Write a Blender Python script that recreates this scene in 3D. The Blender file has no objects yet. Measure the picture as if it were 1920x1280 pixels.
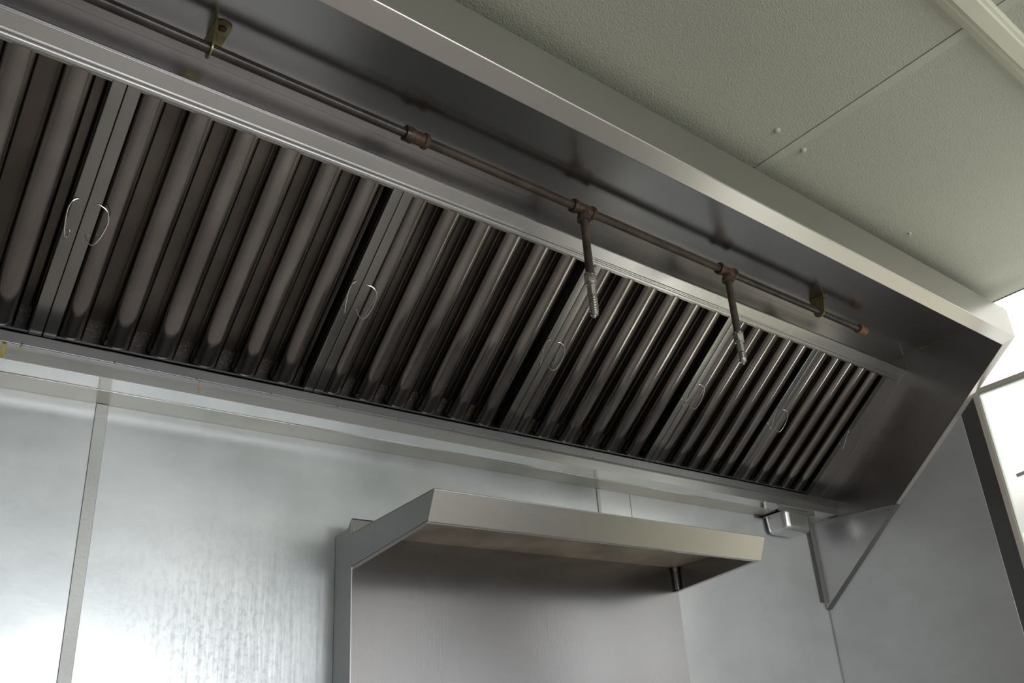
import bpy, bmesh, math, random
from mathutils import Vector, Matrix
random.seed(7)
C = bpy.context.scene.collection
PI = math.pi

# ------------------------------------------------------------------ materials
def new_mat(name):
    m = bpy.data.materials.new(name); m.use_nodes = True
    nt = m.node_tree; nt.nodes.clear()
    out = nt.nodes.new('ShaderNodeOutputMaterial')
    p = nt.nodes.new('ShaderNodeBsdfPrincipled')
    nt.links.new(p.outputs[0], out.inputs[0])
    return m, nt, p

def tex_noise(nt, scale, stretch=(1, 1, 1), detail=4, rough=.55):
    tc = nt.nodes.new('ShaderNodeTexCoord'); mp = nt.nodes.new('ShaderNodeMapping')
    mp.inputs['Scale'].default_value = stretch
    n = nt.nodes.new('ShaderNodeTexNoise'); n.inputs['Scale'].default_value = scale
    n.inputs['Detail'].default_value = detail; n.inputs['Roughness'].default_value = rough
    nt.links.new(tc.outputs['Object'], mp.inputs[0]); nt.links.new(mp.outputs[0], n.inputs[0])
    return n

def ramp(nt, src, p0, c0, p1, c1):
    r = nt.nodes.new('ShaderNodeValToRGB')
    r.color_ramp.elements[0].position = p0; r.color_ramp.elements[0].color = (*c0, 1)
    r.color_ramp.elements[1].position = p1; r.color_ramp.elements[1].color = (*c1, 1)
    nt.links.new(src, r.inputs[0]); return r

def add_bump(nt, p, srcs):
    prev = None
    for src, st, dist in srcs:
        b = nt.nodes.new('ShaderNodeBump'); b.inputs['Strength'].default_value = st
        b.inputs['Distance'].default_value = dist
        nt.links.new(src, b.inputs['Height'])
        if prev: nt.links.new(prev.outputs[0], b.inputs['Normal'])
        prev = b
    nt.links.new(prev.outputs[0], p.inputs['Normal'])

def metal(name, c0, c1, r0, r1, brush=(1, 60, 60), bstr=.05, cloud=2.5, metallic=1.0):
    """brushed sheet metal: cloudy colour and roughness, fine strokes in the bump"""
    m, nt, p = new_mat(name)
    n = tex_noise(nt, cloud, detail=2)
    cr = ramp(nt, n.outputs[0], .25, c0, .75, c1)
    nt.links.new(cr.outputs[0], p.inputs['Base Color'])
    n2 = tex_noise(nt, cloud*1.3, detail=2)
    rr = ramp(nt, n2.outputs[0], .2, (r0,)*3, .8, (r1,)*3)
    nt.links.new(rr.outputs[0], p.inputs['Roughness'])
    p.inputs['Metallic'].default_value = metallic
    b = tex_noise(nt, 12, tuple(.25 if q == 1 else q for q in brush), detail=2)
    add_bump(nt, p, [(b.outputs[0], bstr*.5, .01)])
    return m

def plain(name, col, rough=.5, metallic=0., var=.12, scale=8, bump=0., bscale=80):
    m, nt, p = new_mat(name)
    n = tex_noise(nt, scale)
    lo = tuple(c*(1-var) for c in col); hi = tuple(min(1, c*(1+var)) for c in col)
    cr = ramp(nt, n.outputs[0], .3, lo, .7, hi)
    nt.links.new(cr.outputs[0], p.inputs['Base Color'])
    p.inputs['Roughness'].default_value = rough; p.inputs['Metallic'].default_value = metallic
    if bump:
        b = tex_noise(nt, bscale, detail=3); add_bump(nt, p, [(b.outputs[0], bump, .01)])
    return m

M = {}
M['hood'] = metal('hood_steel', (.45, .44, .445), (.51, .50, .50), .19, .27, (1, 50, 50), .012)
M['lip'] = metal('lip_steel', (.50, .49, .47), (.57, .56, .54), .27, .36, (1, 60, 60), .05)
M['ledge'] = metal('ledge_steel', (.44, .44, .44), (.58, .58, .57), .22, .34, (1, 90, 90), .05, 3)
M['trough'] = metal('trough_steel', (.22, .22, .225), (.30, .30, .305), .30, .40, (1, 60, 60), .03, 5)
M['band'] = metal('band_steel', (.74, .75, .74), (.80, .80, .78), .10, .16, (1, 60, 60), .03, 3)
M['end'] = metal('end_panel_steel', (.42, .41, .41), (.52, .51, .51), .20, .30, (40, 40, 1), .03)
M['under'] = metal('trough_underside_steel', (.40, .40, .40), (.50, .50, .49), .26, .36, (1, 60, 60), .03, 3)
M['soffit'] = metal('soffit_steel', (.50, .48, .42), (.60, .58, .52), .34, .48, (1, 60, 60), .06, 5)
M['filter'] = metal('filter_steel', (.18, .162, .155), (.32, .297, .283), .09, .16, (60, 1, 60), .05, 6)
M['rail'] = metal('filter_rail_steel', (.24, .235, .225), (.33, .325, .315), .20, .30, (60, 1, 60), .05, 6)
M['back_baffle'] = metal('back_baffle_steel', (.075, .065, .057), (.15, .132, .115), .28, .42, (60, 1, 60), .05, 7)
M['wire'] = plain('handle_wire', (.72, .70, .66), .18, 1.)
M['dark'] = plain('plenum_dark', (.02, .019, .017), .7)
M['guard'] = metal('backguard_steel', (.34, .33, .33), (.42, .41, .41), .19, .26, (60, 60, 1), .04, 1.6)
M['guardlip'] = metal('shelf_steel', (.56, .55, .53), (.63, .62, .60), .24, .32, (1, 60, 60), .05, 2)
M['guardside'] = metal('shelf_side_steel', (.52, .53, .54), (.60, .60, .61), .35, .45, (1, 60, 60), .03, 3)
M['strip'] = plain('cover_strip_steel', (.45, .46, .44), .5, .75, .12, 5, .04, 200)
M['rustpipe'] = plain('rusty_pipe', (.070, .052, .037), .5, .2, .45, 22, .15, 160)
M['greypipe'] = plain('grey_pipe', (.075, .066, .062), .34, .7, .4, 16, .06, 160)
M['bronze'] = plain('rusty_fitting', (.090, .056, .036), .45, .3, .45, 60, .2, 200)
M['orange'] = plain('orange_cap', (.24, .10, .05), .5, .2, .35, 60, .15, 200)
M['zinc'] = plain('yellow_zinc', (.30, .26, .12), .38, .7, .4, 45, .06, 160)
M['chrome'] = plain('nozzle_chrome', (.72, .72, .68), .16, 1., .2, 90)
M['skirt'] = metal('skirt_steel', (.58, .58, .58), (.66, .66, .66), .24, .34, (60, 60, 1), .03, 3)
M['brownsoffit'] = plain('brown_underside', (.34, .29, .23), .5, .3, .35, 9)  # mottled brown, less metallic than the other shelf parts
M['cup'] = plain('cup_steel', (.66, .67, .66), .24, 1., .06, 8)
M['grease'] = plain('yellow_grease', (.38, .30, .06), .35, 0., .3, 60)
M['black'] = plain('black_gap', (.012, .012, .012), .8)
M['rivet'] = plain('rust_rivet', (.10, .06, .05), .55, .3)
M['white'] = plain('white_paint', (.86, .86, .82), .55, 0., .03)
M['frame'] = plain('window_frame_paint', (.55, .50, .44), .45, 0., .1)
M['frame_edge'] = plain('window_frame_edge', (.62, .70, .60), .4, 0., .06)
M['jamb'] = metal('jamb_steel', (.20, .20, .20), (.26, .26, .26), .34, .44, (60, 60, 1), .03)
M['cream'] = plain('cream_paint', (.60, .60, .47), .42, 0., .05, 6)
M['floor'] = plain('floor_tile', (.74, .69, .66), .45, 0., .2, 4)
M['roomwall'] = plain('room_wall_paint', (.46, .45, .41), .6, 0., .05)
M['outside'] = plain('outside_white', (.90, .90, .87), .6, 0., .02)
M['outside2'] = plain('outside_cream', (.36, .34, .26), .6, 0., .02)
M['hook'] = plain('grey_hook', (.20, .20, .19), .5, 0., .1)

def greasy(name):
    """dark brown baked grease with speckles"""
    m, nt, p = new_mat(name)
    n = tex_noise(nt, 240, detail=2)
    r = ramp(nt, n.outputs[0], .56, (.028, .020, .014), .72, (.20, .13, .07))
    nt.links.new(r.outputs[0], p.inputs['Base Color']); p.inputs['Roughness'].default_value = .45
    add_bump(nt, p, [(n.outputs[0], .5, .004)])
    return m
M['greasy'] = greasy('baked_grease')

def ceiling_mat():
    m, nt, p = new_mat('stippled_ceiling')
    n = tex_noise(nt, 1.2)
    r = ramp(nt, n.outputs[0], .3, (.37, .38, .305), .7, (.41, .42, .34))
    nt.links.new(r.outputs[0], p.inputs['Base Color']); p.inputs['Roughness'].default_value = .55
    n2 = tex_noise(nt, 330, detail=2, rough=.5)
    add_bump(nt, p, [(n2.outputs[0], .45, .004)])
    return m
M['ceiling'] = ceiling_mat()
M['ceiling_joint'] = plain('ceiling_joint_tape', (.41, .42, .345), .5, 0., .03, 5)

def galvanised(name, spots=True):
    """wiped wall cladding: cloudy blue grey, water spots and run marks low down"""
    m, nt, p = new_mat(name)
    p.inputs['Metallic'].default_value = .88 if spots else .62
    n = tex_noise(nt, 3.2, (1, 1, 1.6), detail=6, rough=.6)
    c = ramp(nt, n.outputs[0], .32, (.44, .47, .48) if spots else (.58, .60, .605), .68, (.60, .625, .625) if spots else (.70, .72, .72))
    sp = tex_noise(nt, 110, (1, 1, .6), detail=3, rough=.6)
    runs = tex_noise(nt, 60, (1, 1, .09), detail=3, rough=.5)
    tc = nt.nodes.new('ShaderNodeTexCoord'); sx = nt.nodes.new('ShaderNodeSeparateXYZ')
    nt.links.new(tc.outputs['Object'], sx.inputs[0])
    mix = nt.nodes.new('ShaderNodeMix'); mix.data_type = 'RGBA'; mix.blend_type = 'MULTIPLY'
    nt.links.new(c.outputs[0], mix.inputs['A'])
    rs = ramp(nt, sp.outputs[0], .44, (.66, .66, .65), .48, (1, 1, 1))
    nt.links.new(rs.outputs[0], mix.inputs['B'])
    mr = nt.nodes.new('ShaderNodeMapRange')      # spots fade in towards the bottom
    mr.inputs['From Min'].default_value = 2.02; mr.inputs['From Max'].default_value = 1.80
    nt.links.new(sx.outputs['Z'], mr.inputs['Value'])
    dx = nt.nodes.new('ShaderNodeMath'); dx.operation = 'ADD'; dx.inputs[1].default_value = 1.96
    ab = nt.nodes.new('ShaderNodeMath'); ab.operation = 'ABSOLUTE'
    mx = nt.nodes.new('ShaderNodeMapRange'); mx.inputs['From Min'].default_value = .24; mx.inputs['From Max'].default_value = .06
    nt.links.new(sx.outputs['X'], dx.inputs[0]); nt.links.new(dx.outputs[0], ab.inputs[0]); nt.links.new(ab.outputs[0], mx.inputs['Value'])
    mm = nt.nodes.new('ShaderNodeMath'); mm.operation = 'MULTIPLY'
    nt.links.new(mr.outputs[0], mm.inputs[0]); nt.links.new(mx.outputs[0], mm.inputs[1])
    fm = nt.nodes.new('ShaderNodeMath'); fm.operation = 'MULTIPLY'
    fm.inputs[1].default_value = .5 if spots else 0.
    nt.links.new(mm.outputs[0], fm.inputs[0]); nt.links.new(fm.outputs[0], mix.inputs['Factor'])
    nt.links.new(mix.outputs['Result'], p.inputs['Base Color'])
    n2 = tex_noise(nt, 5, (1, 1, .7), detail=6)
    rr = ramp(nt, n2.outputs[0], .3, (.29,)*3, .7, (.40,)*3)
    nt.links.new(rr.outputs[0], p.inputs['Roughness'])
    rb = nt.nodes.new('ShaderNodeMath'); rb.operation = 'MULTIPLY'
    nt.links.new(runs.outputs[0], rb.inputs[0]); nt.links.new(mm.outputs[0], rb.inputs[1])
    add_bump(nt, p, [(sp.outputs[0], .05, .002), (runs.outputs[0], .05, .002), (rb.outputs[0], .22, .003)])
    return m
M['galv'] = galvanised('wiped_wall_cladding', True)
M['galv_r'] = galvanised('plain_wall_cladding', False)

# ------------------------------------------------------------------ mesh helpers
def box(bm, lo, hi):
    x0, y0, z0 = lo; x1, y1, z1 = hi
    v = [bm.verts.new(q) for q in ((x0,y0,z0),(x1,y0,z0),(x1,y1,z0),(x0,y1,z0),(x0,y0,z1),(x1,y0,z1),(x1,y1,z1),(x0,y1,z1))]
    for f in ((0,3,2,1),(4,5,6,7),(0,1,5,4),(1,2,6,5),(2,3,7,6),(3,0,4,7)): bm.faces.new([v[i] for i in f])

def rounded(pts, r=.003, seg=3):
    """round the inner corners of an open polyline"""
    out = [Vector(pts[0])]
    for i in range(1, len(pts)-1):
        a, b, c = Vector(pts[i-1]), Vector(pts[i]), Vector(pts[i+1])
        rr = min(r, (a-b).length*.45, (c-b).length*.45)
        p, q = b+(a-b).normalized()*rr, b+(c-b).normalized()*rr
        for k in range(seg+1):
            t = k/seg; out.append(p*(1-t)**2+b*2*t*(1-t)+q*t*t)
    out.append(Vector(pts[-1])); return out

def offset_line(pts, th):
    n = len(pts); res = []
    for i in range(n):
        d1 = (pts[i]-pts[i-1]).normalized() if i else None
        d2 = (pts[i+1]-pts[i]).normalized() if i < n-1 else None
        d1 = d1 or d2; d2 = d2 or d1
        n1, n2 = Vector((-d1.y, d1.x)), Vector((-d2.y, d2.x))
        m = (n1+n2); m = m/max(.3, m.length_squared)*2
        res.append(pts[i]+m*th)
    return res

def sheet(bm, pts, a, b, th=.0012, axis=0, r=.002, seg=3):
    """bent sheet: an open profile in the plane across `axis`, given thickness, extruded from a to b"""
    p = rounded([Vector(q) for q in pts], r, seg) if r else [Vector(q) for q in pts]
    q = offset_line(p, th); loop = p+q[::-1]
    prism(bm, loop, a, b, axis, strip=len(p))

def P3(axis, t, u, v):
    return (t, u, v) if axis == 0 else ((u, t, v) if axis == 1 else (u, v, t))

def prism(bm, loop, a, b, axis=0, strip=0):
    A = [bm.verts.new(P3(axis, a, q[0], q[1])) for q in loop]
    B = [bm.verts.new(P3(axis, b, q[0], q[1])) for q in loop]
    n = len(loop); fs = []
    for i in range(n): fs.append(bm.faces.new((A[i], A[(i+1) % n], B[(i+1) % n], B[i])))
    if strip:                                   # caps as strips of quads, safe for bent profiles
        for i in range(strip-1):
            for S in (A, B): fs.append(bm.faces.new((S[i], S[i+1], S[n-2-i], S[n-1-i])))
    else:
        fs.append(bm.faces.new(A)); fs.append(bm.faces.new(B))
    return fs

def tube(bm, path, r, seg=12, caps=True):
    path = [Vector(p) for p in path]; rings = []
    t0 = (path[1]-path[0]).normalized()
    up = Vector((0, 0, 1)) if abs(t0.z) < .9 else Vector((1, 0, 0))
    nrm = t0.cross(up).normalized()
    for i, p in enumerate(path):
        a = path[max(0, i-1)]; b = path[min(len(path)-1, i+1)]
        t = (b-a).normalized(); nrm = (nrm-t*nrm.dot(t)).normalized(); bn = t.cross(nrm)
        rr = r[i] if isinstance(r, (list, tuple)) else r
        rings.append([bm.verts.new(p+nrm*math.cos(2*PI*k/seg)*rr+bn*math.sin(2*PI*k/seg)*rr) for k in range(seg)])
    for i in range(len(rings)-1):
        for k in range(seg):
            bm.faces.new((rings[i][k], rings[i][(k+1) % seg], rings[i+1][(k+1) % seg], rings[i+1][k]))
    if caps: bm.faces.new(rings[0][::-1]); bm.faces.new(rings[-1])

def lathe(bm, base, axis, prof, seg=20):
    """prof: list of (distance along axis, radius)"""
    ax = Vector(axis).normalized(); tube(bm, [Vector(base)+ax*(d+i*1e-6) for i, (d, r) in enumerate(prof)], [max(r, 1e-4) for d, r in prof], seg)

def dome(bm, c, nrm, r, h, seg=12):
    prof = [(0, r)]+[(h*math.sin(k*PI/8), r*math.cos(k*PI/8)) for k in (1, 2, 3)]+[(h, .0002)]
    lathe(bm, c, nrm, prof, seg)

def smoothpath(pts, n=5):
    pts = [Vector(p) for p in pts]; out = []
    for i in range(len(pts)-1):
        p0, p1, p2, p3 = pts[max(0, i-1)], pts[i], pts[i+1], pts[min(len(pts)-1, i+2)]
        for k in range(n):
            t = k/n
            out.append(.5*((2*p1)+(p2-p0)*t+(2*p0-5*p1+4*p2-p3)*t*t+(3*p1-p0-3*p2+p3)*t**3))
    out.append(pts[-1]); return out

def obj(name, bm, mat, parent=None, bevel=0, smooth=35, origin=None, wn=True):
    bmesh.ops.recalc_face_normals(bm, faces=bm.faces[:])
    me = bpy.data.meshes.new(name)
    if origin is not None: bmesh.ops.translate(bm, verts=bm.verts[:], vec=-Vector(origin))
    bm.to_mesh(me); bm.free()
    me.materials.append(mat)
    me.polygons.foreach_set('use_smooth', [True]*len(me.polygons))
    me.set_sharp_from_angle(angle=math.radians(smooth))
    o = bpy.data.objects.new(name, me); C.objects.link(o)
    if origin is not None: o.location = origin
    if parent: o.parent = parent
    if wn:
        w = o.modifiers.new('weighted_normals', 'WEIGHTED_NORMAL'); w.keep_sharp = True; w.weight = 100
    if bevel:
        b = o.modifiers.new('bevel', 'BEVEL'); b.width = bevel; b.segments = 2; b.limit_method = 'ANGLE'
        b.angle_limit = math.radians(40)
    return o

def B(fn, *a, **k):
    bm = bmesh.new(); fn(bm, *a, **k); return bm
def boxes(*bs):
    bm = bmesh.new()
    for lo, hi in bs: box(bm, lo, hi)
    return bm

def tag(o, label=None, cat=None, group=None, kind=None):
    if label: o['label'] = label
    if cat: o['category'] = cat
    if group: o['group'] = group
    if kind: o['kind'] = kind
    return o
def thing(name, label, cat, loc=(0, 0, 0), group=None):
    o = bpy.data.objects.new(name, None); C.objects.link(o); o.location = loc; o.empty_display_size = .05
    return tag(o, label, cat, group)
def keep(child, root):
    """parent without moving: roots here are never rotated"""
    child.parent = root; child.location = Vector(child.location)-Vector(root.location); return child
def part(name, bm, mat, root, bevel=0, smooth=35):
    o = obj(name, bm, mat, None, bevel, smooth); o.parent = root
    o.location = -world_loc(root)
    return o
def world_loc(o):
    v = Vector(o.location)
    while o.parent: o = o.parent; v += Vector(o.location)
    return v
def struct(name, bm, mat, parent=None, bevel=0):
    o = obj(name, bm, mat, parent, bevel)
    if not parent: tag(o, kind='structure')
    return o

# ------------------------------------------------------------------ the hood's section (d = distance out from the back wall)
dA, zA = .4760, 2.6444          # roof meets plenum face
dB, zB = .4742, 2.5926          # edge of the filter ledge
dK, zK = .0630, 2.2815          # foot of the filter slope
dE, zE, zF = .8197, 2.565, 2.6445   # front lip
dD, zD = .7849, 2.5502
dG, zG = .3301, 2.1886
z0, d1, z2, d3, z4 = 2.2061, .067, 2.2316, .1305, 2.2502
XW = .0184                      # face of the right wall
ZC = 2.6989                     # ceiling
XL = -3.40                      # left end of the hood
ROOMX, ROOMY = -4.6, -4.2

# ------------------------------------------------------------------ setting
struct('floor', boxes(((ROOMX, ROOMY, -.05), (XW, 0, 0))), M['floor'])
struct('wall_back', boxes(((ROOMX, .004, 0), (XW+.15, .12, ZC))), M['roomwall'])
struct('wall_left', boxes(((ROOMX-.1, ROOMY, 0), (ROOMX, 0, ZC))), M['roomwall'])
# right wall with its opening from d=.652 to d=1.62 and a doorway further out
OW = (.669, 1.62, .95, 2.437)
bm = bmesh.new()
box(bm, (XW, -.6506, 0), (XW+.014, .004, ZC))
box(bm, (XW, -1.70, 2.4542), (XW+.014, -.6506, 2.456))
box(bm, (XW, -1.70, 0), (XW+.014, -.6506, .93))
box(bm, (XW, -2.62, 0), (XW+.014, -1.70, ZC))
box(bm, (XW, -3.30, 2.5), (XW+.014, -2.62, ZC))
box(bm, (XW, ROOMY, 0), (XW+.014, -3.30, ZC))
struct('wall_right', bm, M['roomwall'])
m_, nt_, p_ = new_mat('glowing_white_wall'); M['glow_wall'] = m_
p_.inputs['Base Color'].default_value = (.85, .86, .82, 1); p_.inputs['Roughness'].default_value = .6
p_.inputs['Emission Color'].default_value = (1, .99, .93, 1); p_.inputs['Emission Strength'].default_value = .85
w3 = struct('glow_panel', boxes(((XW, -1.70, 2.456), (XW+.02, -.6506, ZC))), M['glow_wall'])  # glowing sheet added to whiten the wall strip and light the ceiling
struct('trim_4', boxes(((XW-.002, -1.70, ZC-.0022), (XW-.0004, -.6506, ZC))), M['black'])
# front wall (behind the camera) with a wide window
WX0, WX1, WZ0, WZ1 = -2.5, -.25, 1.0, 2.36
bm = bmesh.new()
box(bm, (ROOMX, ROOMY-.1, 0), (WX0, ROOMY, ZC)); box(bm, (WX1, ROOMY-.1, 0), (XW, ROOMY, ZC))
box(bm, (WX0, ROOMY-.1, 0), (WX1, ROOMY, WZ0)); box(bm, (WX0, ROOMY-.1, WZ1), (WX1, ROOMY, ZC))
struct('wall_front', bm, M['roomwall'])
w2 = struct('window_2', boxes(((WX0, ROOMY-.08, WZ0), (WX0+.05, ROOMY-.03, WZ1)), ((WX1-.05, ROOMY-.08, WZ0), (WX1, ROOMY-.03, WZ1)),
      ((WX0+.05, ROOMY-.08, WZ0), (WX1-.05, ROOMY-.03, WZ0+.05)), ((WX0+.05, ROOMY-.08, WZ1-.05), (WX1-.05, ROOMY-.03, WZ1)),
      ((-1.40, ROOMY-.08, WZ0+.05), (-1.34, ROOMY-.03, WZ1-.05))), M['white'])
# ceiling boards, split at the joint
XJ = -1.142
bm = bmesh.new()
box(bm, (ROOMX, ROOMY, ZC), (XJ-.0012, .004, ZC+.02)); box(bm, (XJ+.0012, ROOMY, ZC), (XW+.12, .004, ZC+.02))
box(bm, (XJ-.0012, ROOMY, ZC+.006), (XJ+.0012, .004, ZC+.02))
struct('ceiling', bm, M['ceiling'])
struct('trim_1', boxes(((XJ+.0012, ROOMY, ZC-.0008), (XJ+.026, .0, ZC))), M['ceiling_joint'])
# window 1: the bright opening in the right wall
w1 = struct('window_1', B(lambda bm: [box(bm, (XW-.004, -.6655, .95), (XW+.014, -.6506, 2.4542)), box(bm, (XW-.004, -1.70, .93), (XW+.014, -1.62, 2.4542)),
      box(bm, (XW-.004, -1.62, 2.4405), (XW+.014, -.6655, 2.4542)), box(bm, (XW-.004, -1.62, .93), (XW+.014, -.6655, .97))]), M['frame'])
tagd = struct('window_frame', boxes(((XW-.001, -.6700, .97), (XW+.012, -.6665, 2.4365)), ((XW-.001, -1.62, 2.4340), (XW+.012, -.6665, 2.4392))), M['frame_edge'], w1)
struct('window_gap', boxes(((XW+.001, -.6668, .97), (XW+.012, -.6652, 2.4405)), ((XW+.001, -1.62, 2.4388), (XW+.012, -.6665, 2.4408))), M['black'], w1)
struct('mullion', boxes(((XW+.004, -1.13, .97), (XW+.04, -1.10, 2.4330))), M['frame'], w1)
struct('trim_2', boxes(((XW-.003, -.6506, 0), (XW, -.5997, 2.4405))), M['jamb'])

struct('dark_slab', boxes(((XW-.03, -2.52, 0), (XW-.001, -1.84, 2.32))), M['jamb'])  # unseen dark slab, added for the backguard to reflect
struct('trim_3', boxes(((XW-.02, -1.745, 0), (XW-.0045, -1.66, 2.46))), M['black'])
# outside the opening: a white boarded soffit with stepped boards running away from the wall
bm = bmesh.new()
for i, (x0, x1, z) in enumerate(((.14, .62, 2.93), (.62, 1.05, 2.90), (1.05, 1.8, 2.93), (1.8, 4.5, 2.88))):
    box(bm, (x0, -5, z), (x1-.012, 1.5, z+.02))
so = obj('canopy_soffit', bm, M['outside'], None, .004)
tag(so, 'white boarded soffit outside the bright opening on the right', 'soffit')
tag(obj('facade_wall', boxes(((2.6, -4.5, 0), (2.7, 1.5, 1.9))), M['outside2']), 'unseen outside wall, dim and low for the shelf to reflect', 'wall')  # below the view; kept low and dim as a reflection for the shelf

# ------------------------------------------------------------------ wall cladding
def panel(x0, x1, mat, label, zt=2.32):
    o = obj('wall_panel', boxes(((x0, 0, 0), (x1, .004, zt))), mat, None, .0008)
    return tag(o, label, 'wall panel', 'steel cladding panels on the walls')
panel(ROOMX, -2.2035, M['galv'], 'large steel wall panel left of the pale upright cover strip')
panel(-2.2025, -.9735, M['galv'], 'wide spotted steel wall panel between the left cover strip and the shelf unit')
panel(-.9725, -.8535, M['galv_r'], 'narrow steel wall panel just above the shelf, right of the short yellowed strip')
panel(-.8520, XW-.0045, M['galv_r'], 'plain grey steel wall panel behind the grease cup, right of the shelf unit')
o = obj('wall_panel', boxes(((XW-.004, -.600, 0), (XW, -.0005, 2.40))), M['galv_r'], None, .0008)
tag(o, 'blue grey steel panel on the right wall beside the bright opening', 'wall panel', 'steel cladding panels on the walls')
def strip(x0, x1, label, mat=M['strip']):
    bm = bmesh.new(); box(bm, (x0, -.0026, 0), (x1, -.0002, z0-.0006))
    o = obj('cover_strip', bm, mat, None, .0006)
    return tag(o, label, 'cover strip', 'cover strips over the panel joints')
strip(-2.2135, -2.1925, 'long pale steel cover strip running down the left wall')
strip(-.9790, -.9690, 'short yellowed cover strip showing above the shelf')
tag(obj('corner_bead', boxes(((XW-.0075, -.0030, 0), (XW-.0045, -.0003, 1.918))), M['ledge'], None, .0006),
    'thin bright bead in the wall corner below the triangular skirt', 'bead')

# ------------------------------------------------------------------ exhaust hood
hood = thing('exhaust_hood', 'long stainless steel exhaust canopy fixed to the back wall under the ceiling', 'exhaust hood', (-1.7, -.4, 2.2))
xr = -.0004
part('roof_panel', B(sheet, [(-dE+.002, zF), (-dA, zA)], XL, xr, .0015, 0, 0), M['hood'], hood)
part('plenum_face', B(sheet, [(-dA, zA-.0003), (-dA, zB+.003), (-dB-.0006, zB)], XL, xr, -.0015, 0, .001), M['hood'], hood)
# filter ledge: B edge, sloping flange with two pressed lines
vy, vz = (dB-dK), (zK-zB); L = math.hypot(vy, vz); vy /= L; vz /= L     # slope direction (towards the wall, down)
ny, nz = -vz, vy                                                       # into the plenum: (0, .603, .797)
def SL(v, w=0): return (-dB+vy*v+ny*w, zB+vz*v+nz*w)
led = [(-dB, zB+.004), SL(0), SL(.0265), SL(.0275, -.0012), SL(.0305, -.0012), SL(.0315), SL(.0345), SL(.0355, -.0010), SL(.041, -.0010), SL(.0415, .001), SL(.036, .0015)]
part('filter_ledge', B(sheet, led, XL, xr, .0010, 0, .0012), M['ledge'], hood)
# front lip
lip = [(-dE+.006, zF+.012), (-dE, zF+.012), (-dE, zE), (-dD, zD), (-dD+.0005, zD+.010)]
part('front_lip', B(sheet, lip, XL, XW-.0025, -.0012, 0, .0018), M['lip'], hood)
# rear closure and grease trough
part('rear_closure', boxes(((XL, -d1+.0012, z0), (XW-.0055, -.0006, z0+.0012))), M['soffit'], hood)
part('hem', boxes(((XL, -d1-.0006, z0-.0016), (XW-.0055, -d1+.0014, z0+.0006))), M['band'], hood, .0005)
DT, DL = .120, .1275                     # trough face, rolled lip in front of it
part('hood_underside', boxes(((XL, -DT, z0), (XW-.0055, -d1-.0004, z0+.0012))), M['band'], hood)
part('trough_face', boxes(((XL, -DT-.0002, z0+.0002), (XW-.0055, -DT+.0010, 2.2345))), M['under'], hood)
part('trough_lip', B(sheet, [(-DT+.0005, 2.2335), (-DL, 2.2333), (-DL, 2.2525), (-DL+.003, 2.2530)], XL, XW-.0055, .0010, 0, .0006), M['trough'], hood)
part('trough_flange', B(sheet, [(-DL+.0025, 2.2520), (-DL+.004, 2.2545), (-dK-.012, zK-.0060), (-dK-.010, zK-.0035), (-dK-.002, zK+.001)], XL, xr, .0008, 0, .0006), M['trough'], hood)
part('trough_back', B(sheet, [(-d1+.0005, z2+.001), (-d1+.0005, zK-.004), (-dK-.001, zK+.001)], XL, xr, -.0010, 0, .001), M['greasy'], hood)
# plenum behind the filters
bm = bmesh.new()
sheet(bm, [(-.003, z0+.002), (-.003, zA+.018), (-dA+.004, zA+.018), (-dA+.004, zA-.001)], XL, xr, -.001, 0, 0)
part('plenum_box', bm, M['dark'], hood)
# end panel on the right, with its folded edge, and the far left one
def end_poly(): return [(-.0006, 2.662), (-dE+.001, 2.662), (-dE+.001, zE), (-dD, zD), (-dG, zG), (-.0006, 2.2143)]
part('end_panel', B(prism, end_poly(), .0, .0012), M['end'], hood)
part('end_panel', B(prism, [(-.0006, 2.662), (-dE, 2.662), (-dE, zE), (-dG, zG), (-.0006, 2.2143)], XL-.0012, XL), M['end'], hood)
bm = bmesh.new()
q = [(0, -dD, zD), (0, -dG, zG), (XW-.0062, -dG-.004, zG-.0035), (XW-.0030, -.600, 2.3945), (XW-.0030, -dE, zE)]
def thick_face(bm, pts, off):
    a = [bm.verts.new(p) for p in pts]; b = [bm.verts.new(Vector(p)+Vector(off)) for p in pts]
    bm.faces.new(a[::-1]); bm.faces.new(b); n = len(a)
    for i in range(n): bm.faces.new((a[i], a[(i+1) % n], b[(i+1) % n], b[i]))
thick_face(bm, q, (0, .0006, .0012))
part('end_flange', bm, M['lip'], hood)
# blank plate beside the last filter, and a blank run at the far left
def slope_plate(bm, x0, x1, v0, v1, w0=0., w1=.0015):
    prism(bm, [SL(v0, w0), SL(v1, w0), SL(v1, w1), SL(v0, w1)], x0, x1)
part('filler_plate', B(lambda bm: [slope_plate(bm, -.0700, xr, .0418, .5150), slope_plate(bm, -.0705, -.0690, .0418, .515, 0, .03)]), M['end'], hood)
part('filler_plate', B(slope_plate, XL, -2.829, .0418, .5150), M['hood'], hood)
# bright weld beads in the inner corner
part('weld_seam', B(lambda bm: [tube(bm, [(-.001, -dA-.001, zA-.001), (-.001, -.70, zA-.001)], .0011, 6), tube(bm, [(-.001, -dB-.0022, zA-.002), (-.001, -dB-.0022, zB)], .0016, 6)]), M['zinc'], hood)
part('weld_seam', B(tube, [(-.001, *SL(.006, -.0012)), (-.001, *SL(.512, -.0012))], .0009, 6), M['lip'], hood)
# rusty rivets along the trough lip
for i in range(17):
    x = -2.362+i*.1402
    part('rivet', B(dome, (x, -DL-.0002, 2.2345), (0, -1, -.4), .0022, .0014, 8), M['rivet'], hood)
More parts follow.
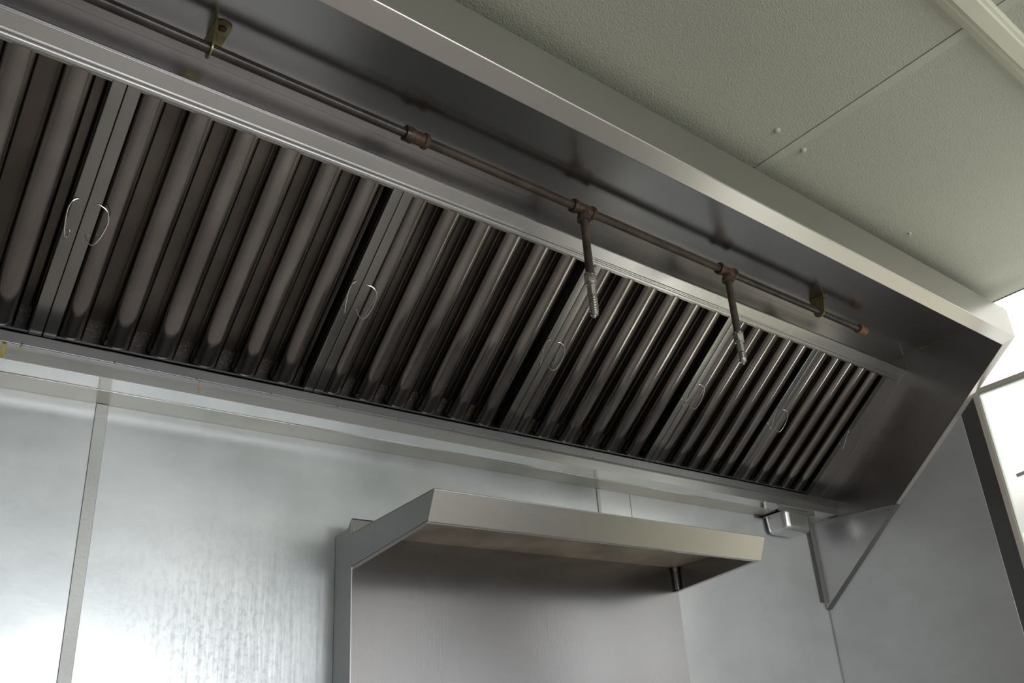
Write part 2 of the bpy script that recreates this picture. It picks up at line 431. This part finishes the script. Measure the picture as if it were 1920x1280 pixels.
# yellow grease runs
def drip(x, za, zb, w):
    pts = []; n = 7
    for k in range(n): t = k/(n-1); pts.append((x-w*(.5+.25*math.sin(k*2.1)), za+(zb-za)*t))
    for k in range(n-1, -1, -1): t = k/(n-1); pts.append((x+w*(.5+.25*math.cos(k*1.7)), za+(zb-za)*t))
    part('grease_run', B(prism, pts, -DT-.0008, -DT-.0003, 1), M['grease'], hood)
drip(-2.385, 2.2335, 2.2068, .005); drip(-2.0733, 2.2335, 2.2068, .0022); drip(-2.362, 2.2330, 2.214, .0016)

# ------------------------------------------------------------------ grease filters
ROT = -math.atan2(-vz, vy)               # slope about the x axis
def filt(W, N, name_i):
    """one baffle filter in its own frame: x across, y down the slope, z into the plenum"""
    root = bpy.data.objects.new('grease_filter', None); C.objects.link(root); root.empty_display_size = .05
    H = .4705; D = .042; g = .0014; R = .0205
    t = .001
    # frame: two side rails with a flat face, top and bottom channels
    for s in (0, 1):
        bm = bmesh.new()
        a, b = (g, R) if s == 0 else (W-g, W-R)
        sgn = 1 if s == 0 else -1
        sheet(bm, [(b, .012), (b, 0), (a, 0), (a, D), (b-.004*sgn, D)], .0, H, t*sgn, 1, .0012, 2)
        # profile is (x, z), extruded along y
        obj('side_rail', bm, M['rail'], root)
    bm = bmesh.new(); sheet(bm, [(.006, .0015), (.0, .0015), (.0, D-.001), (.018, D-.001)], R, W-R, -t, 0, .001, 2)
    obj('top_rail', bm, M['rail'], root)
    bm = bmesh.new(); sheet(bm, [(H-.0045, .0015), (H, .0015), (H, D-.001), (H-.02, D-.001)], R, W-R, t, 0, .001, 2)
    obj('bottom_rail', bm, M['ledge'], root)
    bm = bmesh.new(); box(bm, (R, H-.036, D-.004), (W-R, H-.001, D-.0015))
    obj('grease_deposit', bm, M['greasy'], root)
    pitch = .0788 if N == 6 else .0695; bw = .0475 if N == 6 else .0420; e0 = .064
    rights = [e0+pitch*i for i in range(N)]
    prof = []
    def arch(u0, u1, w_top, w_bot):
        """cross-section of a baffle: a superelliptic arch with small inward lips"""
        m, a, h = (u0+u1)/2, (u1-u0)/2, .0205
        pts = [(u0+.004, w_bot), (u0+.0004, w_bot-.0006)]
        n = 18
        for k in range(n+1):
            th = PI*k/n; c, sn = -math.cos(th), math.sin(th)
            pts.append((m+a*math.copysign(abs(c)**.84, c), w_top+h*(1-abs(sn)**.80)))
        pts += [(u1-.0004, w_bot-.0006), (u1-.004, w_bot)]
        return pts
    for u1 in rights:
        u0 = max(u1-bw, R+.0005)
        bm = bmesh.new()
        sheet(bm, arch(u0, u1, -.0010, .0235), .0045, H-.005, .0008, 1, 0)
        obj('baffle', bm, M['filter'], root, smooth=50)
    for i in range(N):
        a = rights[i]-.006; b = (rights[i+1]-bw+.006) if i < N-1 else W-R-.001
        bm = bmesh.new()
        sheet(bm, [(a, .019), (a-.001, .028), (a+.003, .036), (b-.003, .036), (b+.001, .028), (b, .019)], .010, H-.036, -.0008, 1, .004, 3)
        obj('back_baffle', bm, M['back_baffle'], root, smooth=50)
    # wire lifting handles on both rails, and the small holes between their ends
    for s in (0, 1):
        hx = .0115 if s == 0 else W-.0115; sg = 1 if s == 0 else -1
        k = 1.0 if s == 0 else .55
        p = [(hx, .209, .004), (hx, .209, -.002), (hx+.008*sg*k, .208, -.004), (hx+.020*sg*k, .2145, -.008), (hx+.0245*sg*k, .230, -.013), (hx+.021*sg*k, .252, -.020),
             (hx+.014*sg*k, .2705, -.0235), (hx+.007*sg*k, .274, -.018), (hx+.001*sg*k, .268, -.006), (hx, .266, .004)]
        bm = bmesh.new(); tube(bm, smoothpath(p, 5), .0011, 8)
        h = obj('handle', bm, M['wire'], root)
        for yy, rr in ((.209, .0022), (.2375, .0013), (.266, .0022)):
            obj('handle_hole', B(lathe, (hx-.001*sg, yy, -.0002), (0, 0, 1), [(0, rr), (.0008, rr)], 10), M['black'], h)
    return root
def copy_tree(o, parent=None):
    c = o.copy(); C.objects.link(c); c.parent = parent
    for ch in list(o.children): copy_tree(ch, c)
    return c
protos = {}
seams = [(-2.827, .5, 6), (-2.327, .5, 6), (-1.827, .5, 6), (-1.327, .5, 6), (-.827, .379, 5), (-.448, .379, 5)]
flabels = ['steel baffle filter cut off by the left edge of the picture',
           'second baffle filter from the left, right of the leftmost pair of wire handles',
           'baffle filter left of the first drop nozzle, third from the left',
           'wide baffle filter between the two drop nozzles',
           'narrow baffle filter behind the tip of the right drop nozzle',
           'last baffle filter, against the right end of the hood']
for (x, W, N), lab in zip(seams, flabels):
    if N not in protos: r = protos[N] = filt(W, N, N)
    else: r = copy_tree(protos[N])
    y, z = SL(.0395, .0008)
    r.location = (x, y, z); r.rotation_euler = (ROT, 0, 0)
    tag(r, lab, 'grease filter', 'baffle filters in the hood')

# ------------------------------------------------------------------ suppression pipe with drops
PY, PZ, PR = -.5572, zA-.045, .0092
pipe = thing('sprinkler_pipe', 'long dark fire suppression pipe with two drop nozzles under the hood roof', 'pipe', (-1.4, PY, PZ))
def ptube(x0, x1, mat):
    part('pipe_section', B(tube, [(x0, PY, PZ), (x1, PY, PZ)], PR, 20), mat, pipe)
XC, XT1, XT2, XE = -1.8665, -1.4610, -.9890, -.4050
ptube(-3.30, XC-.018, M['greypipe']); ptube(XC+.018, XT1-.02, M['rustpipe']); ptube(XT1+.02, XT2-.02, M['rustpipe']); ptube(XT2+.02, XE+.004, M['greypipe'])
def fitting(x, half, tee):
    bm = bmesh.new()
    lathe(bm, (x-half, PY, PZ), (1, 0, 0), [(0, .0095), (0, .0145), (.002, .0155), (.008, .0155), (.010, .0130), (2*half-.010, .0130), (2*half-.008, .0155), (2*half-.002, .0155), (2*half, .0145), (2*half, .0095)], 24)
    o = part('tee_fitting' if tee else 'coupling', bm, M['bronze'], pipe)
    if tee:
        part('tee_branch', B(lathe, (x, PY, PZ-.008), (0, 0, -1), [(0, .0125), (.010, .0128), (.012, .0150), (.0205, .0150), (.0215, .0135), (.0215, .0090)], 24), M['bronze'], pipe)
fitting(XC, .0200, False); fitting(XT1, .0300, True); fitting(XT2, .0300, True)
part('collar', B(lathe, (XC-.0275, PY, PZ), (1, 0, 0), [(0, .0095), (0, .0150), (.0095, .0150), (.0095, .010)], 20), M['greypipe'], pipe)
part('end_cap', B(lathe, (XE, PY, PZ), (1, 0, 0), [(0, .0095), (0, .0140), (.010, .0142), (.014, .0125), (.036, .0125), (.040, .0100), (.041, .0005)], 20), M['orange'], pipe)
def drop(x, zt, z_a, z_b, z_c):
    """pipe from the tee down to z_a, hex adapter to z_b, strainer nozzle to z_c"""
    part('drop_pipe', B(tube, [(x, PY, zt), (x, PY, z_a-.004)], .0088, 20), M['rustpipe'], pipe)
    bm = bmesh.new()
    lathe(bm, (x, PY, z_a), (0, 0, -1), [(0, .0110), (.001, .0125), (.006, .0125), (.0065, .0115)], 20)
    bmh = bmesh.new(); lathe(bmh, (x, PY, z_a-.006), (0, 0, -1), [(0, .0115), (.001, .0135), (.016, .0135), (.017, .0120)], 6)
    noz = part('nozzle', bm, M['chrome'], pipe)
    def sub(name, b, mat):
        o = obj(name, b, mat, None, 0, 30); o.parent = noz; o.location = (0, 0, 0); return o
    sub('hex_nut', bmh, M['chrome'])
    bm = bmesh.new(); zz = z_a-.023
    lathe(bm, (x, PY, zz), (0, 0, -1), [(0, .0110), (.001, .0125), (.004, .0125), (.006, .0085), (.010, .0082), (.011, .0098), (.030, .0096), (.031, .0075)], 8)
    sub('strainer_body', bm, M['chrome'])
    prof = [(0, .006)]; d = .001; n = 6; step = (zz-.031-z_c-.012)/n
    for i in range(n): prof += [(d, .0096), (d+step*.45, .0096), (d+step*.55, .0074), (d+step*.95, .0074)]; d += step
    prof += [(d, .0062), (d+.001, .0088), (d+.006, .0082), (d+.008, .0036)]
    sub('threaded_tip', B(lathe, (x, PY, zz-.031), (0, 0, -1), prof, 18), M['chrome'])
    sub('spray_tip', B(lathe, (x, PY, zz-.031-d-.007), (0, 0, -1), [(0, .0025), (.003, .0020), (.0045, .0032), (.006, .0008)], 10), M['wire'])
drop(XT1, PZ-.028, 2.4400, 0, 2.3380)
drop(XT2, PZ-.028, 2.4290, 0, 2.3460)

# brackets that clip the pipe to the roof
def bracket(x, sgn, label, tab_y0, tab_y1):
    r = thing('pipe_bracket', label, 'bracket', (x, PY, zA), 'brackets holding the pipe')
    rr = .0170; top = zA-.0008
    loop = [(PY-.024, top), (PY-rr, PZ-.002)]
    for k in range(0, 13):
        a = PI+PI*k/12; loop.append((PY+math.cos(a)*rr, PZ+math.sin(a)*rr))
    loop += [(PY+rr, PZ), (PY+.022, top)]
    bm = bmesh.new(); prism(bm, loop, x-.0012, x+.0012)
    part('hanger_plate', bm, M['zinc'], r)
    bm = bmesh.new(); n = 8; w = .026
    pts = [(x, tab_y0), (x+sgn*w, tab_y0)] + [(x+sgn*(w/2+w/2*math.cos(PI*k/n)), tab_y1-w*.45*math.sin(PI*k/n)) for k in range(0, n+1)]
    if sgn < 0: pts = pts[::-1]
    prism(bm, pts, zA-.0032, zA-.0006, 2)
    part('mounting_tab', bm, M['zinc'], r)
    part('screw', B(lathe, (x+sgn*w/2, tab_y1+.004, zA-.0030), (0, 0, -1), [(0, .0068), (.003, .0068), (.0035, .0055), (.0055, .004), (.006, .0005)], 6), M['bronze'], r)
bracket(-2.2440, 1, 'yellow zinc bracket clipping the pipe to the roof near the left edge', PY+.050, PY-.014)
bracket(-.5960, 1, 'yellow zinc bracket near the capped end of the pipe', PY+.024, PY-.014)

# ------------------------------------------------------------------ grease cup under the trough
cup = thing('grease_cup', 'small stainless grease cup hanging under the right end of the trough', 'cup', (-.19, -.05, 2.14))
def cup_body(bm, x0, x1, y0, y1, zb, zt, r, taper):
    rings = []; seg = 6
    q = min(.014, (zt-zb)*.6); levels = [(zb+q*(1-math.sin(a)), q*(1-math.cos(a))/.45) for a in (PI/2, 1.25, .95, .65, .35, 0)]
    hgt = zt-zb
    for k in range(1, 4): levels.append((zb+q+(hgt-q)*k/3, 0))
    for z, ins in levels:
        e = taper*(zt-z)/hgt+ins*.45; ring = []
        X0, X1, Y0, Y1 = x0+e, x1-e, y0+e, y1-e
        for cx, cy, a0 in ((X1-r, Y1-r, 0), (X0+r, Y1-r, PI/2), (X0+r, Y0+r, PI), (X1-r, Y0+r, 3*PI/2)):
            for k in range(seg+1):
                a = a0+PI/2*k/seg; ring.append(bm.verts.new((cx+r*math.cos(a), cy+r*math.sin(a), z)))
        rings.append(ring)
    n = len(rings[0])
    for i in range(len(rings)-1):
        for k in range(n): bm.faces.new((rings[i][k], rings[i][(k+1) % n], rings[i+1][(k+1) % n], rings[i+1][k]))
    bm.faces.new(rings[0]); bm.faces.new(rings[-1])
part('cup_body', B(cup_body, -.262, -.122, -.094, -.004, 2.1425, 2.1995, .022, .003), M['cup'], cup, 0, 60)
part('cup_rim', B(cup_body, -.265, -.119, -.097, -.002, 2.1985, 2.2005, .015, 0), M['lip'], cup)
for y in (-.099, -.003):
    part('slide_rail', boxes(((-.300, y-.001, 2.2005), (-.110, y+.001, 2.2055)), ((-.300, y-.006 if y > -.05 else y, 2.1965), (-.110, y if y > -.05 else y+.006, 2.1980)), ((-.300, y-.001, 2.1965), (-.110, y+.001, 2.2005))), M['hood'], cup)
part('drain_tube', B(lathe, (-.20, -.05, 2.2055), (0, 0, -1), [(0, .012), (.012, .012)], 16), M['hood'], cup)

# ------------------------------------------------------------------ triangular side skirt
sk = thing('side_skirt', 'triangular steel skirt closing the gap under the right end of the hood', 'skirt', (0, -.1, 1.92))
zI = 1.920
bm = bmesh.new(); prism(bm, [(-.0030, 2.2125), (-dG+.001, zG-.0018), (-.0030, zI+.002)], -.0010, .0004)
part('skirt_plate', bm, M['skirt'], sk)
bm = bmesh.new()
thick_face(bm, [(0, -dG, zG-.002), (XW-.0045, -dG-.004, zG-.006), (XW-.0045, -.012, zI-.001), (0, -.003, zI)], (0, .001, .001))
part('folded_edge', bm, M['jamb'], sk)
part('wall_flange', boxes(((-.0270, -.0034, zI+.022), (-.0095, -.0004, 2.2045))), M['jamb'], sk)
part('wall_flange', boxes(((-.0092, -.0050, zI+.012), (-.0012, -.0004, 2.2040))), M['lip'], sk)
part('top_strip', B(lambda bm: thick_face(bm, [(-.0045, -.004, 2.2112), (-.0045, -dG+.004, zG-.0010), (-.0045, -dG+.001, zG-.0060), (-.0045, -.004, 2.2062)], (.003, 0, 0))), M['ledge'], sk)
part('screw', B(dome, (-.0012, -.300, 2.176), (-1, 0, 0), .003, .002, 8), M['rivet'], sk)

# ------------------------------------------------------------------ backguard with high shelf
X0, X1, DB = -1.7357, -.784, .070
bg = thing('backguard_shelf', 'freestanding stainless backguard with a high canopy shelf in front of the wall', 'shelf', (-1.26, -.04, 0))
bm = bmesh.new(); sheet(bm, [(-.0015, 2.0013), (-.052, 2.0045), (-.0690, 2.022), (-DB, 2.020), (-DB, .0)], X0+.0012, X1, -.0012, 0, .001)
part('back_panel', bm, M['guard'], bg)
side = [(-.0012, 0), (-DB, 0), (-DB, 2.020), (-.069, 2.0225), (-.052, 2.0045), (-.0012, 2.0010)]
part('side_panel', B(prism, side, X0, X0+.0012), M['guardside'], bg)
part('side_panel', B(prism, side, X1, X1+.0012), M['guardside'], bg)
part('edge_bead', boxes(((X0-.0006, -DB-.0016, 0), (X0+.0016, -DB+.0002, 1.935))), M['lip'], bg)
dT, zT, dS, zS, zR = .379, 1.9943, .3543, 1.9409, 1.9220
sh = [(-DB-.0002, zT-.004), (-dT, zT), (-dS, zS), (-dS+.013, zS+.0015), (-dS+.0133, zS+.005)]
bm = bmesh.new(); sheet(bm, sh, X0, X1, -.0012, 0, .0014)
fl = part('shelf_front', bm, M['guardlip'], bg)
def shelf_end(x, s):
    bm = bmesh.new()
    prism(bm, [(-DB-.0002, zT-.0045), (-dT+.0006, zT-.0006), (-dS+.0004, zS+.0006), (-DB-.0002, zR)], x, x+s*.0012)
    part('shelf_end', bm, M['guardside'] if s > 0 else M['guard'], bg)
    bm = bmesh.new()
    thick_face(bm, [(x, -dS, zS+.0006), (x, -DB, zR), (x+s*.012, -DB, zR), (x+s*.012, -dS+.012, zS+.0003)], (0, 0, .0010))
    part('end_lip', bm, M['guardside'], bg)
shelf_end(X0, 1); shelf_end(X1, -1)
part('shelf_underside', boxes(((X0+.0015, -dT+.012, zT-.0075), (X1-.0015, -DB-.0005, zT-.0055))), M['brownsoffit'], bg)
for x in (X1-.012,):
    part('corner_post', B(lathe, (x, -DB-.011, zR+.003), (0, 0, 1), [(0, .0060), (.050, .0060), (.051, .0085), (.058, .0085), (.059, .0060), (.0625, .0060)], 14), M['hood'], bg)
part('screw', B(dome, (X1-.012, -DB-.012, zR+.006), (0, -.6, -.8), .003, .002, 8), M['wire'], bg)

# ------------------------------------------------------------------ ceiling pieces
for (x, d), lab in zip(((-1.2021, .9011), (-1.0994, .8938), (-.5761, .8493)),
                       ('popped nail head in the ceiling left of the board joint', 'popped nail head in the ceiling just right of the board joint', 'small nail head in the ceiling nearest the right wall')):
    k = 1 if x < -.6 else .7
    o = obj('nail_head', B(dome, (x, -d, ZC+.0002), (0, 0, -1), .0075*k, .0060, 12), M['ceiling_joint'], None, origin=(x, -d, ZC))
    tag(o, lab, 'nail', 'nail heads in the ceiling')
bt = thing('ceiling_batten', 'cream painted boxed batten running across the ceiling at top right', 'batten', (-1.5, -1.32, ZC))
y = -1.2880
part('side_cover', B(sheet, [(y, ZC-.0003), (y-.003, ZC-.004), (y-.0170, ZC-.0140), (y-.0190, ZC-.0125), (y-.024, ZC-.0145)], ROOMX+.01, XW-.001, -.001, 0, .0012), M['cream'], bt)
part('flat_cover', B(sheet, [(y-.0235, ZC-.0150), (y-.0275, ZC-.0185), (y-.0550, ZC-.0185), (y-.0580, ZC-.0150), (y-.0640, ZC-.0140), (y-.0660, ZC-.0003)], ROOMX+.01, XW-.001, -.001, 0, .0012), M['cream'], bt)

# ------------------------------------------------------------------ hook seen through the opening
struct('ground', boxes(((XW+.12, -6, -.06), (8, 3, -.01))), M['outside2'])
hk = obj('pipe_hook', B(tube, smoothpath([(.30, -.60, 2.24), (.30, -.66, 2.245), (.30, -.74, 2.25), (.30, -.9, 2.26), (.30, -1.05, 2.27), (.30, -1.09, 2.36), (.30, -1.10, 2.55), (.30, -1.10, 2.928)]), .006, 10), M['hook'])
tag(hk, 'grey bar hanging outside the bright opening at the right edge', 'bar')

# ------------------------------------------------------------------ lights
def area(name, loc, rot, sx, sy, power, col):
    l = bpy.data.lights.new(name, 'AREA'); l.shape = 'RECTANGLE'; l.size = sx; l.size_y = sy; l.energy = power; l.color = col
    o = bpy.data.objects.new(name, l); C.objects.link(o); o.location = loc; o.rotation_euler = rot; return o
# daylight through the window behind the camera
area('window_daylight', ((WX0+WX1)/2, ROOMY-.15, (WZ0+WZ1)/2), (PI/2, 0, 0), WX1-WX0, WZ1-WZ0, 55, (.96, .965, 1.))
# daylight at the right wall's openings, with two added fill lamps among them
area('opening_daylight', (2.3, -1.3, 1.2), (PI/2, 0, PI/2), 3.2, 1.9, 6, (1., .95, .80))
area('canopy_fill', (2.1, .55, 1.0), (PI, 0, 0), 1.8, 1.8, 30, (1., 1., .97))  # unseen upward lamp added to brighten the soffit boards
area('ceiling_fill', (1.2, -1.25, .12), (0, -math.radians(142)+PI*0, 0), 1.6, 1.9, 50, (1., .99, .93))  # unseen lamp near the ground, added to brighten the ceiling
area('doorway_daylight', (.6, -2.96, 1.25), (PI/2, 0, PI/2), .66, 2.4, 2, (.97, .98, 1.))
# sky on the outside things
w = bpy.data.worlds.new('World'); bpy.context.scene.world = w; w.use_nodes = True
w.node_tree.nodes['Background'].inputs[0].default_value = (.95, .98, 1, 1)
w.node_tree.nodes['Background'].inputs[1].default_value = 1.08

# ------------------------------------------------------------------ camera
R = ((.748646, -.65613, -.094985), (.204374, .3647, -.908419), (.630682, .660672, .407127))
cam = bpy.data.cameras.new('camera'); co = bpy.data.objects.new('camera', cam); C.objects.link(co)
m = Matrix(((R[0][0], -R[1][0], -R[2][0], -2.57235861), (R[0][1], -R[1][1], -R[2][1], -1.68364318), (R[0][2], -R[1][2], -R[2][2], 1.5), (0, 0, 0, 1)))
co.matrix_world = m
cam.sensor_width = 36; cam.lens = 1661.018/1920*36
cam.shift_x = -142.88/1920; cam.shift_y = 69.33/1920
cam.clip_start = .02; cam.clip_end = 60
bpy.context.scene.camera = co
bpy.context.scene.view_settings.view_transform = 'Standard'
bpy.context.scene.view_settings.look = 'None'
bpy.context.scene.view_settings.exposure = .32
